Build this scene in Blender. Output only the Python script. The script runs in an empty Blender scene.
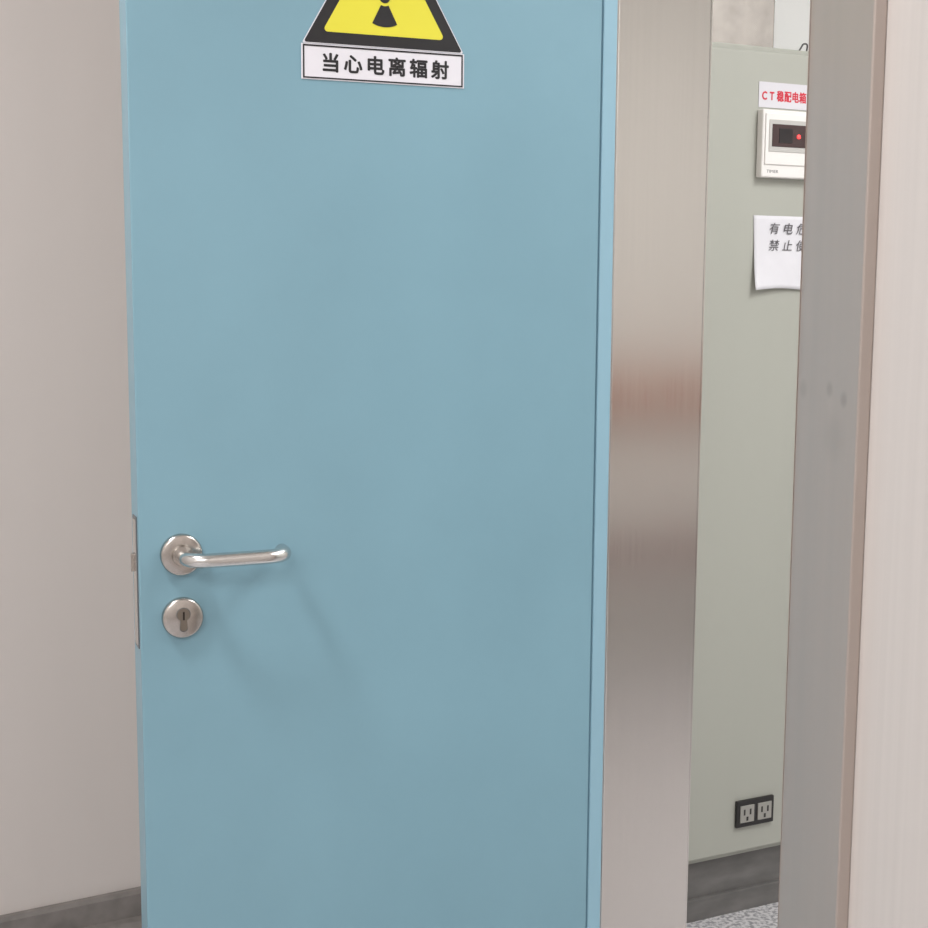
import bpy, bmesh, math
from mathutils import Vector, Matrix

sc = bpy.context.scene
sc.view_settings.view_transform = 'Standard'
COL = sc.collection

# ------------------------------------------------------------------ materials
def srgb(r, g, b):
    def f(c):
        c /= 255.0
        return c / 12.92 if c <= 0.04045 else ((c + 0.055) / 1.055) ** 2.4
    return (f(r), f(g), f(b), 1.0)

def mat(name, col, rough=0.5, metal=0.0, var=0.0, scale=(3, 3, 3), nscale=4.0, bump=0.0,
        bscale=None, bn=60.0, rvar=0.0, emit=None, estr=0.0, spec=0.5, coat=0.0, aniso=0.0, spots=()):
    m = bpy.data.materials.new(name)
    m.use_nodes = True
    nt = m.node_tree
    N, L = nt.nodes, nt.links
    b = N['Principled BSDF']
    b.inputs['Base Color'].default_value = col
    b.inputs['Roughness'].default_value = rough
    b.inputs['Metallic'].default_value = metal
    b.inputs['Specular IOR Level'].default_value = spec
    b.inputs['Coat Weight'].default_value = coat
    b.inputs['Anisotropic'].default_value = aniso
    tc = N.new('ShaderNodeTexCoord')
    mp = N.new('ShaderNodeMapping')
    mp.inputs['Scale'].default_value = scale
    L.new(tc.outputs['Object'], mp.inputs['Vector'])
    nz = N.new('ShaderNodeTexNoise')
    nz.inputs['Scale'].default_value = nscale
    nz.inputs['Detail'].default_value = 4
    L.new(mp.outputs['Vector'], nz.inputs['Vector'])
    if var > 0:
        mr = N.new('ShaderNodeMapRange')
        mr.inputs['From Min'].default_value = 0.3
        mr.inputs['From Max'].default_value = 0.7
        mr.inputs['To Min'].default_value = 1 - var
        mr.inputs['To Max'].default_value = 1 + var
        L.new(nz.outputs['Fac'], mr.inputs['Value'])
        last = mr.outputs['Result']
        # small dirt marks at given object-space points: (point, radius, darkness)
        for (pt, rad, dk) in spots:
            d = N.new('ShaderNodeVectorMath'); d.operation = 'DISTANCE'
            L.new(tc.outputs['Object'], d.inputs[0]); d.inputs[1].default_value = pt
            r2 = N.new('ShaderNodeMapRange'); r2.interpolation_type = 'SMOOTHSTEP'
            r2.inputs['From Min'].default_value = rad * .2; r2.inputs['From Max'].default_value = rad
            r2.inputs['To Min'].default_value = dk; r2.inputs['To Max'].default_value = 1
            L.new(d.outputs['Value'], r2.inputs['Value'])
            mu = N.new('ShaderNodeMath'); mu.operation = 'MULTIPLY'
            L.new(last, mu.inputs[0]); L.new(r2.outputs['Result'], mu.inputs[1]); last = mu.outputs[0]
        mx = N.new('ShaderNodeVectorMath'); mx.operation = 'SCALE'
        mx.inputs[0].default_value = col[:3]
        L.new(last, mx.inputs['Scale'])
        L.new(mx.outputs['Vector'], b.inputs['Base Color'])
    if rvar > 0:
        mr = N.new('ShaderNodeMapRange')
        mr.inputs['From Min'].default_value = 0.3
        mr.inputs['From Max'].default_value = 0.7
        mr.inputs['To Min'].default_value = rough - rvar
        mr.inputs['To Max'].default_value = rough + rvar
        L.new(nz.outputs['Fac'], mr.inputs['Value'])
        L.new(mr.outputs['Result'], b.inputs['Roughness'])
    if bump > 0:
        mp2 = N.new('ShaderNodeMapping')
        mp2.inputs['Scale'].default_value = bscale or (1, 1, 1)
        L.new(tc.outputs['Object'], mp2.inputs['Vector'])
        n2 = N.new('ShaderNodeTexNoise')
        n2.inputs['Scale'].default_value = bn
        L.new(mp2.outputs['Vector'], n2.inputs['Vector'])
        bp = N.new('ShaderNodeBump')
        bp.inputs['Strength'].default_value = bump
        bp.inputs['Distance'].default_value = 0.002
        L.new(n2.outputs['Fac'], bp.inputs['Height'])
        L.new(bp.outputs['Normal'], b.inputs['Normal'])
    if emit:
        b.inputs['Emission Color'].default_value = emit
        b.inputs['Emission Strength'].default_value = estr
    return m

M = {}
M['wall'] = mat('wall_paint', srgb(212, 208, 205), 0.6, var=0.02, scale=(6, 6, 0.25), nscale=3)
M['wallback'] = mat('cream_wall_paint', srgb(215, 208, 203), 0.6, var=0.012, scale=(4, 4, 0.6), nscale=2)
M['panel'] = mat('wall_panel', srgb(200, 193, 188), 0.5, var=0.03, scale=(30, 30, 0.5), nscale=3)
M['roomwall'] = mat('room_wall_paint', srgb(226, 225, 222), 0.6, var=0.015, scale=(3, 3, .5))
M['innerwall'] = mat('white_wall_paint', srgb(248, 248, 246), 0.6, var=0.01, scale=(3, 3, .5))
M['white'] = mat('ceiling_paint', srgb(228, 228, 226), 0.8, var=0.01)
M['base'] = mat('baseboard_vinyl', srgb(130, 125, 121), 0.35, var=0.16, scale=(6, 6, 6))
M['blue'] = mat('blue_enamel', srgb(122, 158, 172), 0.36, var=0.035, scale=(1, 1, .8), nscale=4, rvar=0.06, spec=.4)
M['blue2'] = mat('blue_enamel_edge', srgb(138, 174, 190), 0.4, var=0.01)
M['steel'] = mat('brushed_steel', srgb(228, 222, 217), 0.16, 1.0, var=0.02, scale=(50, 50, 0.5), nscale=4, rvar=.012)
M['steelmatt'] = mat('matt_brushed_steel', srgb(180, 169, 162), 0.42, 0.45, var=0.028, scale=(14, 14, 0.4), nscale=4, rvar=.03, spec=.2,
                     spots=(((.722, 0, 1.288), .010, .84), ((.752, 0, 1.281), .010, .82), ((.664, 0, 1.284), .012, .9), ((.735, 0, 1.245), .03, .94)))
M['chrome'] = mat('satin_stainless', srgb(210, 208, 205), 0.22, 1.0, var=0.03, scale=(40, 40, 40))
M['chrome2'] = mat('worn_stainless', srgb(186, 180, 174), 0.24, 1.0, var=0.08, scale=(40, 40, 40))
M['darkmetal'] = mat('dark_metal', srgb(60, 55, 50), 0.4, 0.8, var=0.05)
M['rim'] = mat('grey_metal', srgb(110, 112, 114), 0.4, 0.6, var=0.05)
M['cyl'] = mat('cylinder_steel', srgb(140, 132, 122), 0.3, 1.0, var=0.05)
M['gap'] = mat('groove_shade', srgb(100, 134, 150), 0.8, var=0.03)  # shade of the door groove, put into the colour
M['cab'] = mat('cabinet_enamel', srgb(176, 177, 168), 0.45, var=0.02, scale=(2, 2, .4), nscale=3)
M['plinth'] = mat('plinth_enamel', srgb(112, 110, 108), 0.55, var=0.2, scale=(3, 3, 8))
M['yellow'] = mat('sign_yellow', srgb(218, 210, 62), 0.4, var=0.02)
M['black'] = mat('sign_black', srgb(28, 27, 30), 0.4, var=0.05)
M['signwhite'] = mat('sign_white', srgb(218, 216, 222), 0.35, var=0.01)
M['paper'] = mat('paper', srgb(226, 225, 230), 0.8, var=0.02, scale=(8, 8, 8))
M['red'] = mat('red_ink', srgb(205, 40, 62), 0.5, var=0.02)
M['ink'] = mat('black_ink', srgb(94, 92, 96), 0.6, var=0.02)
M['grey'] = mat('grey_ink', srgb(120, 120, 122), 0.6, var=0.02)
M['plastic'] = mat('white_plastic', srgb(240, 237, 234), 0.35, var=0.01)
M['bezel'] = mat('grey_plastic', srgb(196, 194, 190), 0.4, var=0.01)
M['screen'] = mat('dark_screen', srgb(66, 46, 46), 0.15, var=0.05)
M['led'] = mat('red_led', srgb(255, 40, 40), 0.3, emit=srgb(255, 50, 50), estr=4.0)
M['segment'] = mat('display_segment', srgb(32, 24, 26), 0.4, var=0.02)
M['blackplastic'] = mat('black_plastic', srgb(38, 36, 36), 0.35, var=0.05)
M['socketgrey'] = mat('socket_grey', srgb(160, 158, 152), 0.4, var=0.03)
M['wood'] = mat('warm_wood', srgb(176, 112, 84), 0.4, var=0.1, scale=(2, 2, 20))
M['redwood'] = mat('red_brown_vinyl', srgb(104, 34, 24), 0.4, var=0.1)
M['cable'] = mat('cable_rubber', srgb(70, 70, 70), 0.5, var=0.05)
M['duct'] = mat('galvanised_duct', srgb(178, 172, 167), 0.25, 0.95, var=0.12, scale=(6, 6, 6))

# speckled vinyl floor
def floor_mat():
    m = bpy.data.materials.new('speckled_vinyl'); m.use_nodes = True
    N, L = m.node_tree.nodes, m.node_tree.links
    b = N['Principled BSDF']; b.inputs['Roughness'].default_value = 0.4
    tc = N.new('ShaderNodeTexCoord')
    n = N.new('ShaderNodeTexNoise'); n.inputs['Scale'].default_value = 110; n.inputs['Detail'].default_value = 3
    L.new(tc.outputs['Object'], n.inputs['Vector'])
    r = N.new('ShaderNodeValToRGB')
    r.color_ramp.elements[0].position = .40; r.color_ramp.elements[0].color = srgb(150, 150, 154)
    r.color_ramp.elements[1].position = .56; r.color_ramp.elements[1].color = srgb(220, 218, 220)
    L.new(n.outputs['Fac'], r.inputs['Fac']); L.new(r.outputs['Color'], b.inputs['Base Color'])
    return m
M['floor'] = floor_mat()

# ------------------------------------------------------------------ mesh helpers
def link(ob, parent=None, m=None):
    COL.objects.link(ob)
    if parent: ob.parent = parent
    if m: ob.data.materials.append(m)
    return ob

def finish(bm, name, parent, m, bevel=0.0, seg=2, smooth=False):
    bmesh.ops.remove_doubles(bm, verts=bm.verts, dist=1e-6)
    if bevel > 0:
        es = [e for e in bm.edges if len(e.link_faces) == 2 and e.calc_face_angle(0) > 0.6]
        bmesh.ops.bevel(bm, geom=es, offset=bevel, segments=seg, affect='EDGES', profile=0.6)
    bmesh.ops.recalc_face_normals(bm, faces=bm.faces)
    me = bpy.data.meshes.new(name); bm.to_mesh(me); bm.free()
    if smooth:
        for p in me.polygons: p.use_smooth = True
    return link(bpy.data.objects.new(name, me), parent, m)

def addbox(bm, x0, x1, y0, y1, z0, z1):
    vs = [bm.verts.new((x, y, z)) for x in (x0, x1) for y in (y0, y1) for z in (z0, z1)]
    for f in ((0, 1, 3, 2), (4, 6, 7, 5), (0, 4, 5, 1), (2, 3, 7, 6), (0, 2, 6, 4), (1, 5, 7, 3)):
        bm.faces.new([vs[i] for i in f])

def boxes(name, lst, parent=None, m=None, bevel=0.0, seg=2):
    bm = bmesh.new()
    for b in lst:
        t = bmesh.new(); addbox(t, *b)
        if bevel > 0:
            bmesh.ops.bevel(t, geom=t.edges[:], offset=bevel, segments=seg, affect='EDGES', profile=0.6)
        me = bpy.data.meshes.new('t'); t.to_mesh(me); t.free(); bm.from_mesh(me); bpy.data.meshes.remove(me)
    bmesh.ops.recalc_face_normals(bm, faces=bm.faces)
    me = bpy.data.meshes.new(name); bm.to_mesh(me); bm.free()
    return link(bpy.data.objects.new(name, me), parent, m)

def prism_xz(name, pts, y0, y1, parent, m, bevel=0):
    """polygon in the xz plane extruded from y0 to y1"""
    bm = bmesh.new()
    a = [bm.verts.new((p[0], y0, p[1])) for p in pts]
    b = [bm.verts.new((p[0], y1, p[1])) for p in pts]
    n = len(pts)
    bm.faces.new(a); bm.faces.new(b[::-1])
    for i in range(n):
        bm.faces.new((a[i], b[i], b[(i + 1) % n], a[(i + 1) % n]))
    return finish(bm, name, parent, m, bevel)

def prism_xy(bm, pts, z0, z1):
    a = [bm.verts.new((p[0], p[1], z0)) for p in pts]
    b = [bm.verts.new((p[0], p[1], z1)) for p in pts]
    n = len(pts)
    bm.faces.new(a); bm.faces.new(b[::-1])
    for i in range(n):
        bm.faces.new((a[i], b[i], b[(i + 1) % n], a[(i + 1) % n]))

def lathe(name, prof, cx, cz, parent, m, n=64):
    """profile of (radius, y) revolved about the y axis"""
    bm = bmesh.new(); rings = []
    for r, y in prof:
        if r < 1e-6: rings.append([bm.verts.new((cx, y, cz))])
        else: rings.append([bm.verts.new((cx + r * math.cos(2 * math.pi * i / n), y, cz + r * math.sin(2 * math.pi * i / n))) for i in range(n)])
    for A, B in zip(rings, rings[1:]):
        for i in range(n):
            j = (i + 1) % n
            if len(A) == 1: bm.faces.new((A[0], B[i], B[j]))
            elif len(B) == 1: bm.faces.new((A[i], A[j], B[0]))
            else: bm.faces.new((A[i], A[j], B[j], B[i]))
    bmesh.ops.recalc_face_normals(bm, faces=bm.faces)
    me = bpy.data.meshes.new(name); bm.to_mesh(me); bm.free()
    for p in me.polygons: p.use_smooth = True
    ob = link(bpy.data.objects.new(name, me), parent, m)
    md = ob.modifiers.new('e', 'EDGE_SPLIT'); md.split_angle = math.radians(40)
    return ob

def tube(name, pts, r, parent, m, res=8):
    """smooth tube along points; swept mesh with rounded ends"""
    P = [Vector(p) for p in pts]
    Q = []
    for i in range(len(P) - 1):
        p0 = P[max(i - 1, 0)]; p1 = P[i]; p2 = P[i + 1]; p3 = P[min(i + 2, len(P) - 1)]
        for k in range(res):
            t = k / res
            Q.append(0.5 * ((2 * p1) + (-p0 + p2) * t + (2 * p0 - 5 * p1 + 4 * p2 - p3) * t * t + (-p0 + 3 * p1 - 3 * p2 + p3) * t ** 3))
    Q.append(P[-1])
    bm = bmesh.new(); n = 24; rings = []
    up = Vector((0, 0, 1))
    def frame(i):
        a = Q[max(i - 1, 0)]; b = Q[min(i + 1, len(Q) - 1)]
        t = (b - a).normalized(); s = t.cross(up)
        if s.length < 1e-4: s = Vector((1, 0, 0))
        s.normalize(); u = s.cross(t); return t, s, u
    seq = []
    t0 = frame(0)[0]; t1 = frame(len(Q) - 1)[0]
    for k in (0.2, .6, .9): seq.append((Q[0] - t0 * r * .5 * (1 - k), r * math.sqrt(max(0, 1 - (1 - k) ** 2)), 0))
    for i in range(len(Q)): seq.append((Q[i], r, i))
    for k in (.3, .6, .85, .97): seq.append((Q[-1] + t1 * r * .6 * k, r * math.sqrt(1 - k * k), len(Q) - 1))
    for c, rr, i in seq:
        t, s, u = frame(i)
        rings.append([bm.verts.new(c + rr * (math.cos(2 * math.pi * j / n) * s + math.sin(2 * math.pi * j / n) * u)) for j in range(n)])
    for A, B in zip(rings, rings[1:]):
        for j in range(n):
            bm.faces.new((A[j], A[(j + 1) % n], B[(j + 1) % n], B[j]))
    bm.faces.new(rings[0][::-1]); bm.faces.new(rings[-1])
    bmesh.ops.recalc_face_normals(bm, faces=bm.faces)
    me = bpy.data.meshes.new(name); bm.to_mesh(me); bm.free()
    for p in me.polygons: p.use_smooth = True
    return link(bpy.data.objects.new(name, me), parent, m)

def text(name, body, x, z, w, h, y, parent, m, bold=0.0, spacing=1.0, shear=0.0, lines=1.0):
    """lettering fitted in a w x h box centred at x,z on the plane y, facing -y; bold = stroke growth in metres"""
    cu = bpy.data.curves.new(name, 'FONT')
    cu.body = body; cu.size = 1.0; cu.extrude = 0.006
    cu.space_character = spacing; cu.resolution_u = 3; cu.shear = shear; cu.space_line = lines
    tmp = bpy.data.objects.new('tmp', cu); COL.objects.link(tmp)
    dg = bpy.context.evaluated_depsgraph_get(); dg.update()
    src = bpy.data.meshes.new_from_object(tmp.evaluated_get(dg))
    bpy.data.objects.remove(tmp)
    if len(src.vertices) == 0:
        print('EMPTY TEXT', body); return None
    xs = [v.co.x for v in src.vertices]; ys = [v.co.y for v in src.vertices]
    cx, cy = (min(xs) + max(xs)) / 2, (min(ys) + max(ys)) / 2
    w -= 2 * bold; h -= 2 * bold
    sx = w / (max(xs) - min(xs)); sy = h / (max(ys) - min(ys))
    offs = [(0, 0)] if bold <= 0 else [(bold * math.cos(math.tau * k / 8), bold * math.sin(math.tau * k / 8)) for k in range(8)]
    bm = bmesh.new()
    for q, (ox, oz) in enumerate(offs):
        me = src.copy()
        for v in me.vertices:
            v.co = Vector((x + (v.co.x - cx) * sx + ox, y - v.co.z * 0.03 - q * 2e-6, z + (v.co.y - cy) * sy + oz))
        bm.from_mesh(me); bpy.data.meshes.remove(me)
    me = bpy.data.meshes.new(name); bm.to_mesh(me); bm.free()
    for p in me.polygons: p.material_index = 0
    me.materials.append(m)
    ob = bpy.data.objects.new(name, me); COL.objects.link(ob); ob.parent = parent
    return ob

def tag(ob, label=None, category=None, structure=False, group=None):
    if label: ob['label'] = label
    if category: ob['category'] = category
    if structure: ob['kind'] = 'structure'
    if group: ob['group'] = group
    return ob

def empty(name, loc, rz, label, category):
    e = bpy.data.objects.new(name, None); COL.objects.link(e)
    e.empty_display_size = 0.05
    e.location = loc; e.rotation_euler = (0, 0, rz)
    return tag(e, label, category)

def place(ob, loc, rz):
    ob.location = loc; ob.rotation_euler = (0, 0, rz); return ob

R_DOOR = math.radians(22.0);  O_DOOR = (-0.345, 1.72, 0)
R_CAB = math.radians(26.24);  O_CAB = (0.491, 2.892, 0)
R_WAL = math.radians(-80.27); O_WAL = (0.2065, 1.97, 0)
R_BCK = math.radians(29.3);   O_BCK = (-0.692, 2.846, 0)

# ------------------------------------------------------------------ room shell
tag(boxes('floor', [(-2.6, 3.2, -2.4, 4.8, -0.1, 0)], None, M['floor']), 'speckled grey vinyl floor', 'floor', True)
tag(boxes('ceiling', [(-2.6, 3.2, -2.4, 4.8, 2.8, 2.9)], None, M['white']), 'plain white painted ceiling', 'ceiling', True)
H = 2.8
w = tag(boxes('wall_right', [(-1.33, -0.02, .012, .121, 0, H), (.67, 4.0, .012, .121, 0, H), (-.02, .67, .012, .121, 2.12, H)], None, M['panel']),
        'cream wall around the steel framed doorway', 'wall', True); place(w, O_WAL, R_WAL)
w = tag(boxes('wall_back', [(-1.5, .80, 0, .1, 0, H)], None, M['wallback']), 'cream painted wall behind the blue door', 'wall', True); place(w, O_BCK, R_BCK)
w = tag(boxes('wall_inner', [(-.38, 2.4, .47, .57, 0, H)], None, M['innerwall']), 'pale wall behind the electrical cabinet', 'wall', True); place(w, O_CAB, R_CAB)
tag(boxes('wall_left', [(-2.0, -1.9, -2.0, 2.3, 0, H)], None, M['wall']), 'cream corridor wall', 'wall', True)
tag(boxes('wall_front', [(-2.0, .8, -2.0, -1.9, 0, H)], None, M['wall']), 'cream corridor end wall', 'wall', True)
tag(boxes('wall_room_side', [(2.3, 2.4, -.8, 4.3, 0, H)], None, M['roomwall']), 'pale side wall of the equipment room', 'wall', True)
tag(boxes('wall_room_front', [(.86, 2.4, -.9, -.8, 0, H)], None, M['roomwall']), 'pale near wall of the equipment room', 'wall', True)

# baseboard of two steps
bm = bmesh.new()
prof = [(-.0, 0), (-.045, 0), (-.045, .028), (-.034, .040), (-.018, .044), (-.018, .092), (-.012, .1), (0, .1)]
a = [bm.verts.new((-1.45, p[0], p[1])) for p in prof]; b = [bm.verts.new((.72, p[0], p[1])) for p in prof]
bm.faces.new(a); bm.faces.new(b[::-1])
for i in range(len(prof)):
    j = (i + 1) % len(prof); bm.faces.new((a[i], b[i], b[j], a[j]))
o = finish(bm, 'baseboard_back', None, M['base']); place(o, O_BCK, R_BCK)
tag(o, 'grey stepped baseboard', 'baseboard', True)

# ------------------------------------------------------------------ steel door frame
bm = bmesh.new()
P = [(0, 0), (0, .133), (-.13, .133), (-.13, .121), (-.02, .121), (-.02, .012), (-.13, .012), (-.13, 0)]
prism_xy(bm, P, 0, 2.23)
prism_xy(bm, [(.65 - x, y) for x, y in P], 0, 2.23)
addbox(bm, 0.0, .65, 0, .133, 2.1, 2.12)
addbox(bm, 0.0, .65, 0, .012, 2.12, 2.23)
addbox(bm, 0.0, .65, .121, .133, 2.12, 2.23)
o = finish(bm, 'trim_1', None, M['steel'], bevel=0.0018, seg=2); place(o, O_WAL, R_WAL)
o.data.materials.append(M['steelmatt'])
for p in o.data.polygons:
    if p.center.x > .6: p.material_index = 1
tag(o, 'brushed stainless steel door frame around the opening', 'door frame', True)

# ------------------------------------------------------------------ blue door
door = empty('door_1', O_DOOR, R_DOOR, 'light blue painted metal door standing open with steel lever handle', 'door')
door['kind'] = 'structure'
ZB, ZT = 0.012, 2.09
boxes('door_leaf', [(-.0598, .5672, 0, .05, ZB, ZT)], door, M['blue'], bevel=.0015)
boxes('groove_fill', [(.5672, .5705, .0035, .046, ZB + .002, ZT - .002)], door, M['gap'])  # fills the groove beside the strip; its dark line is coloured in
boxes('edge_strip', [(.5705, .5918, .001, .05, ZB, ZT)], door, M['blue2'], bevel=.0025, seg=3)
boxes('lock_faceplate', [(-.0612, -.0596, .008, .034, .925, 1.092)], door, M['rim'], bevel=.0007)
boxes('strike_insert', [(-.0618, -.0610, .010, .032, .929, 1.088)], door, M['chrome'], bevel=.0003)
bm = bmesh.new()
prism_xy(bm, [(-.0605, .018), (-.0605, .030), (-.0635, .030), (-.0665, .0205), (-.0665, .018)], 1.022, 1.044)
finish(bm, 'latch_bolt', door, M['chrome2'], bevel=.0006)
# lever handle
HZ = 1.0437; HX = -.008
rose_prof = [(0.0, 0), (.0262, 0), (.0262, -.006), (.0252, -.0085), (.023, -.0098), (.0135, -.0104), (.0128, -.0125), (.0122, -.016), (0, -.016)]
hnd = bpy.data.objects.new('lever_handle', None); COL.objects.link(hnd); hnd.parent = door; hnd.empty_display_size = .03
hnd['label'] = 'satin stainless steel lever handle'
lathe('rose', rose_prof, HX, HZ, hnd, M['chrome2'])
pts = [(HX, -.010, HZ), (HX, -.028, HZ), (HX + .002, -.039, HZ), (HX + .008, -.048, HZ), (HX + .018, -.0530, HZ), (HX + .032, -.0545, HZ), (HX + .06, -.0545, HZ),
       (HX + .085, -.0545, HZ), (HX + .102, -.0535, HZ), (HX + .1145, -.0490, HZ), (HX + .1215, -.040, HZ), (HX + .1235, -.029, HZ), (HX + .1235, -.020, HZ)]
tube('lever', pts, .0090, hnd, M['chrome'])
# keyhole escutcheon
KZ = .9635
esc = bpy.data.objects.new('key_escutcheon', None); COL.objects.link(esc); esc.parent = door; esc.empty_display_size = .03
esc['label'] = 'round steel escutcheon with euro key cylinder'
lathe('escutcheon_disc', [(0, 0), (.0258, 0), (.0258, -.0055), (.0248, -.008), (.0228, -.0095), (0, -.0098)], HX, KZ, esc, M['chrome2'])
kp = []
r1 = .0080; cz = KZ + .005
for i in range(29):
    a_ = math.radians(-62 + (304) * i / 28)
    kp.append((HX + r1 * math.cos(a_), cz + r1 * math.sin(a_)))
for i in range(9):
    a_ = math.radians(180 + 180 * i / 8)
    kp.append((HX + .0046 * math.cos(a_), KZ - .0112 + .0046 * math.sin(a_)))
prism_xz('cylinder_surround', [(HX + (x - HX) * 1.10, KZ + (z - KZ) * 1.07) for x, z in kp], -.0097, -.0101, esc, M['rim'])
prism_xz('key_cylinder', kp, -.0095, -.0115, esc, M['cyl'], bevel=.0004)
prism_xz('keyway', [(HX - .0012, cz - .0065), (HX + .0012, cz - .0065), (HX + .0012, cz + .004), (HX - .0012, cz + .004)], -.0114, -.0119, esc, M['darkmetal'])

# ------------------------------------------------------------------ warning sign and caption plate on the door
sg = empty('warning_sign', (O_DOOR[0], O_DOOR[1], 0), R_DOOR, 'yellow and black triangular ionizing radiation warning sticker on blue door', 'sign')
S0, S1, ZB1 = .153, .3675, 1.6740
cx = (S0 + S1) / 2; side = S1 - S0; hh = side * math.sqrt(3) / 2
def tri(inset):
    c = Vector((cx, ZB1 + hh / 3)); k = 1 - inset / (hh / 3)
    return [Vector((c.x + (x - c.x) * k, c.y + (z - c.y) * k)) for x, z in ((S0, ZB1), (S1, ZB1), (cx, ZB1 + hh))]
def rounded(poly, r, n=6):
    out = []
    m_ = len(poly)
    for i in range(m_):
        p = poly[i]; a_ = (poly[i - 1] - p).normalized(); b_ = (poly[(i + 1) % m_] - p).normalized()
        half = a_.angle(b_) / 2; d = r / math.tan(half)
        c = p + (a_ + b_).normalized() * (r / math.sin(half))
        s = p + a_ * d - c; e = p + b_ * d - c
        an = math.atan2(s.y, s.x); bn_ = math.atan2(e.y, e.x)
        df = (bn_ - an + math.pi) % (2 * math.pi) - math.pi
        for k in range(n + 1):
            t = an + df * k / n; out.append((c.x + r * math.cos(t), c.y + r * math.sin(t)))
    return out
prism_xz('sticker_backing', rounded(tri(0), .0015), -.0001, -.0010, sg, M['signwhite'])
prism_xz('border', rounded(tri(.0012), .002), -.0009, -.0014, sg, M['black'])
prism_xz('yellow_field', rounded(tri(.0150), .004), -.0013, -.0018, sg, M['yellow'])
bm = bmesh.new(); c0 = Vector((cx, ZB1 + hh / 3)); rr = .0073
def poly_y(bm, pts, y0, y1):
    A = [bm.verts.new((p[0], y0, p[1])) for p in pts]; B = [bm.verts.new((p[0], y1, p[1])) for p in pts]
    bm.faces.new(A); bm.faces.new(B[::-1])
    for i in range(len(pts)):
        j = (i + 1) % len(pts); bm.faces.new((A[i], B[i], B[j], A[j]))
poly_y(bm, [(c0.x + rr * math.cos(math.tau * i / 32), c0.y + rr * math.sin(math.tau * i / 32)) for i in range(32)], -.0017, -.0022)
for k in (30, 150, 270):
    p_ = []
    for i in range(13):
        t = math.radians(k - 27 + 54 * i / 12); p_.append((c0.x + rr * 5 * math.cos(t), c0.y + rr * 5 * math.sin(t)))
    for i in range(13):
        t = math.radians(k + 27 - 54 * i / 12); p_.append((c0.x + rr * 1.5 * math.cos(t), c0.y + rr * 1.5 * math.sin(t)))
    poly_y(bm, p_, -.0017, -.0022)
finish(bm, 'trefoil_symbol', sg, M['black'])

cp = empty('caption_plate', (O_DOOR[0], O_DOOR[1], 0), R_DOOR, 'white rectangular caption plate with black Chinese lettering below warning sign', 'sign')
def rect(x0, x1, z0, z1): return [(x0, z0), (x1, z0), (x1, z1), (x0, z1)]
prism_xz('plate', rect(S0 - .001, S1 + .001, 1.6305, 1.6735), -.0001, -.0010, cp, M['signwhite'], bevel=.0002)
bm = bmesh.new()
for (x0, x1, z0, z1) in ((S0 + .001, S1 - .001, 1.6318, 1.6336), (S0 + .001, S1 - .001, 1.6704, 1.6724), (S0 + .001, S0 + .0028, 1.6336, 1.6704), (S1 - .0028, S1 - .001, 1.6336, 1.6704)):
    addbox(bm, x0, x1, -.0014, -.0009, z0, z1)
finish(bm, 'border_line', cp, M['black'])
text('lettering', '当心电离辐射', cx + .003, 1.6520, .168, .0235, -.0012, cp, M['black'], bold=.0007, spacing=1.34)

# ------------------------------------------------------------------ electrical cabinet
cab = empty('electrical_cabinet', O_CAB, R_CAB, 'tall grey-green enamelled steel electrical distribution cabinet', 'cabinet')
boxes('body', [(-.2, .62, .004, .40, .135, 1.866)], cab, M['cab'], bevel=.003)
boxes('door', [(-.185, .605, -.014, .003, .15, 1.853)], cab, M['cab'], bevel=.004, seg=3)
boxes('plinth', [(-.19, .61, .015, .39, 0, .134), (-.19, .61, .006, .02, .0, .05)], cab, M['plinth'], bevel=.002)
YF = -.0142  # front of cabinet door

lb = empty('name_label', O_CAB, R_CAB, 'white label strip with red lettering on the cabinet', 'label')
prism_xz('label_strip', rect(.110, .290, 1.742, 1.793), YF - .0002, YF - .0012, lb, M['signwhite'], bevel=.0002)
text('lettering', 'C T 稳配电箱', .175, 1.7665, .114, .0225, YF - .0013, lb, M['red'], bold=.0007, spacing=1.08)

mt = empty('power_meter', O_CAB, R_CAB, 'white plastic control unit with dark display on cabinet', 'meter')
boxes('housing', [(.108, .262, YF - .020, YF - .0002, 1.600, 1.7365)], mt, M['plastic'], bevel=.004, seg=3)
boxes('cover', [(.114, .256, YF - .023, YF - .019, 1.626, 1.728)], mt, M['plastic'], bevel=.0015, seg=3)
boxes('bezel', [(.122, .228, YF - .0245, YF - .0225, 1.652, 1.716)], mt, M['bezel'], bevel=.0008)
boxes('screen', [(.129, .221, YF - .0255, YF - .024, 1.662, 1.707)], mt, M['screen'], bevel=.0005)
boxes('display_window', [(.146, .180, YF - .0262, YF - .0253, 1.670, 1.699)], mt, M['segment'], bevel=.0003)
lathe('indicator_lamp', [(0, YF - .0285), (.0030, YF - .028), (.0040, YF - .027), (.0040, YF - .025)], .196, 1.684, mt, M['led'], n=20)
text('small_print', 'TIMER', .136, 1.6125, .030, .006, YF - .0201, mt, M['grey'])

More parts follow.
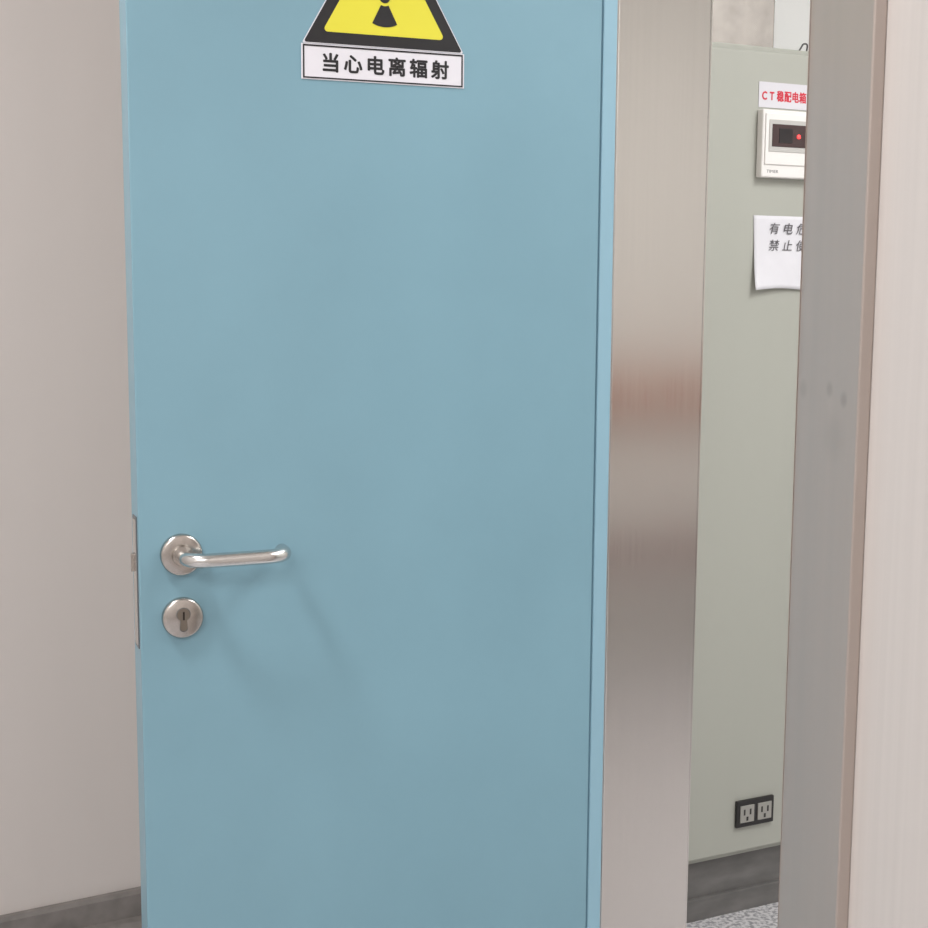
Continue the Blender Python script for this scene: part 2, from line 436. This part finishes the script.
nt_ = empty('paper_notice', O_CAB, R_CAB, 'white paper notice with handwritten black Chinese characters taped on cabinet', 'notice')
bm = bmesh.new(); nx, nz = 24, 18; V = []
for i in range(nx + 1):
    for j in range(nz + 1):
        u, v = i / nx, j / nz
        y = YF - .0010 - .014 * (1 - v) ** 3 * (1 - u) ** 2 - .002 * (1 - v) ** 2
        V.append(bm.verts.new((.106 + .003 * math.sin(v * 3) + .215 * u, y, 1.371 + .004 * math.sin(u * 5) * (1 - v) + .153 * v)))
for i in range(nx):
    for j in range(nz):
        k = i * (nz + 1) + j; bm.faces.new((V[k], V[k + nz + 1], V[k + nz + 2], V[k + 1]))
o = finish(bm, 'sheet', nt_, M['paper'], smooth=True)
sd = o.modifiers.new('s', 'SOLIDIFY'); sd.thickness = .0003; sd.offset = 0
text('lettering', '有电危险\n禁止使用', .213, 1.481, .134, .058, YF - .0035, nt_, M['ink'], bold=0.0, spacing=1.6, shear=.18, lines=1.4)

sk = empty('socket_outlet', O_CAB, R_CAB, 'black double socket plate with two grey inserts low on the cabinet', 'socket')
boxes('plate', [(.108, .208, YF - .008, YF - .0002, .208, .268)], sk, M['blackplastic'], bevel=.002)
for (x0, x1) in ((.116, .153), (.163, .200)):
    ins = boxes('outlet_insert', [(x0, x1, YF - .0105, YF - .0075, .219, .257)], sk, M['socketgrey'], bevel=.001)
    c = (x0 + x1) / 2
    boxes('socket_slots', [(c - .010, c - .006, YF - .0110, YF - .0103, .236, .249), (c + .006, c + .010, YF - .0110, YF - .0103, .236, .249), (c - .0025, c + .0025, YF - .0110, YF - .0103, .223, .232)], ins, M['blackplastic'])

dc = boxes('cable_duct', [(-.17, .235, .1, .3, 1.8665, 2.799)], None, M['duct'], bevel=.003); place(dc, O_CAB, R_CAB)
tag(dc, 'grey metal cable duct rising from the cabinet top', 'duct')
cb = tube('power_cable', [(.252, .06, 1.8692), (.27, .065, 1.872), (.29, .08, 1.884), (.315, .10, 1.899), (.35, .13, 1.902), (.40, .2, 1.887), (.43, .26, 1.8692)], .0018, None, M['cable'])
place(cb, O_CAB, R_CAB); tag(cb, 'thin black cable lying over the cabinet top', 'cable')

# ------------------------------------------------------------------ unseen rail and seat, added for brown bands in the frame's reflection
hr = boxes('reflection_rail', [(.95, 2.25, -.74, -.70, .93, 1.06), (1.05, 1.09, -.8, -.74, .96, 1.0), (1.6, 1.64, -.8, -.74, .96, 1.0), (2.1, 2.14, -.8, -.74, .96, 1.0)], None, M['wood'], bevel=.004)
tag(hr, 'added unseen warm brown wooden handrail', 'reflection_rail')
bn = empty('reflection_bench', (0, 0, 0), 0, 'low bench with dark red-brown seat and steel legs, unseen, added for reflection', 'reflection_bench')
boxes('seat', [(1.0, 2.2, -.64, -.50, .43, .50)], bn, M['redwood'], bevel=.01)
for x in (1.05, 2.11):
    for y in (-.62, -.55):
        boxes('leg', [(x, x + .03, y, y + .03, 0, .429)], bn, M['chrome'], bevel=.003)

# ------------------------------------------------------------------ lights
def area(name, loc, size, energy, col, rot=(0, 0, 0)):
    l = bpy.data.lights.new(name, 'AREA'); l.shape = 'RECTANGLE'; l.size, l.size_y = size; l.energy = energy; l.color = col
    o = bpy.data.objects.new(name, l); o.location = loc; o.rotation_euler = rot; COL.objects.link(o)
area('corridor_light', (-.95, .95, 2.78), (.34, .34), 31, (1, .985, .985))
area('corridor_rear_light', (-.7, -1.3, 2.78), (1.6, 1.0), 54, (1, .985, .985))
area('room_light', (1.5, 1.9, 2.78), (.6, .6), 25, (1, 1, 1))
area('room_near_fill', (1.55, .9, 2.78), (.9, .9), 27, (1, .995, .99))  # added fill, brightens the near wall mirrored in the steel frame
wd = bpy.data.worlds.new('world'); sc.world = wd; wd.use_nodes = True
wd.node_tree.nodes['Background'].inputs['Color'].default_value = (.9, .92, 1, 1)
wd.node_tree.nodes['Background'].inputs['Strength'].default_value = .3

# ------------------------------------------------------------------ camera
cam = bpy.data.cameras.new('camera'); cam.sensor_width = 36; cam.lens = 1400 / 928 * 36
cam.clip_start = .02
co = bpy.data.objects.new('camera', cam); COL.objects.link(co)
th = math.radians(7.33)
co.matrix_world = Matrix.Translation((0, 0, 1.38)) @ Matrix.Rotation(math.pi / 2 - th, 4, 'X') @ Matrix.Rotation(math.radians(.35), 4, 'Z')
sc.camera = co
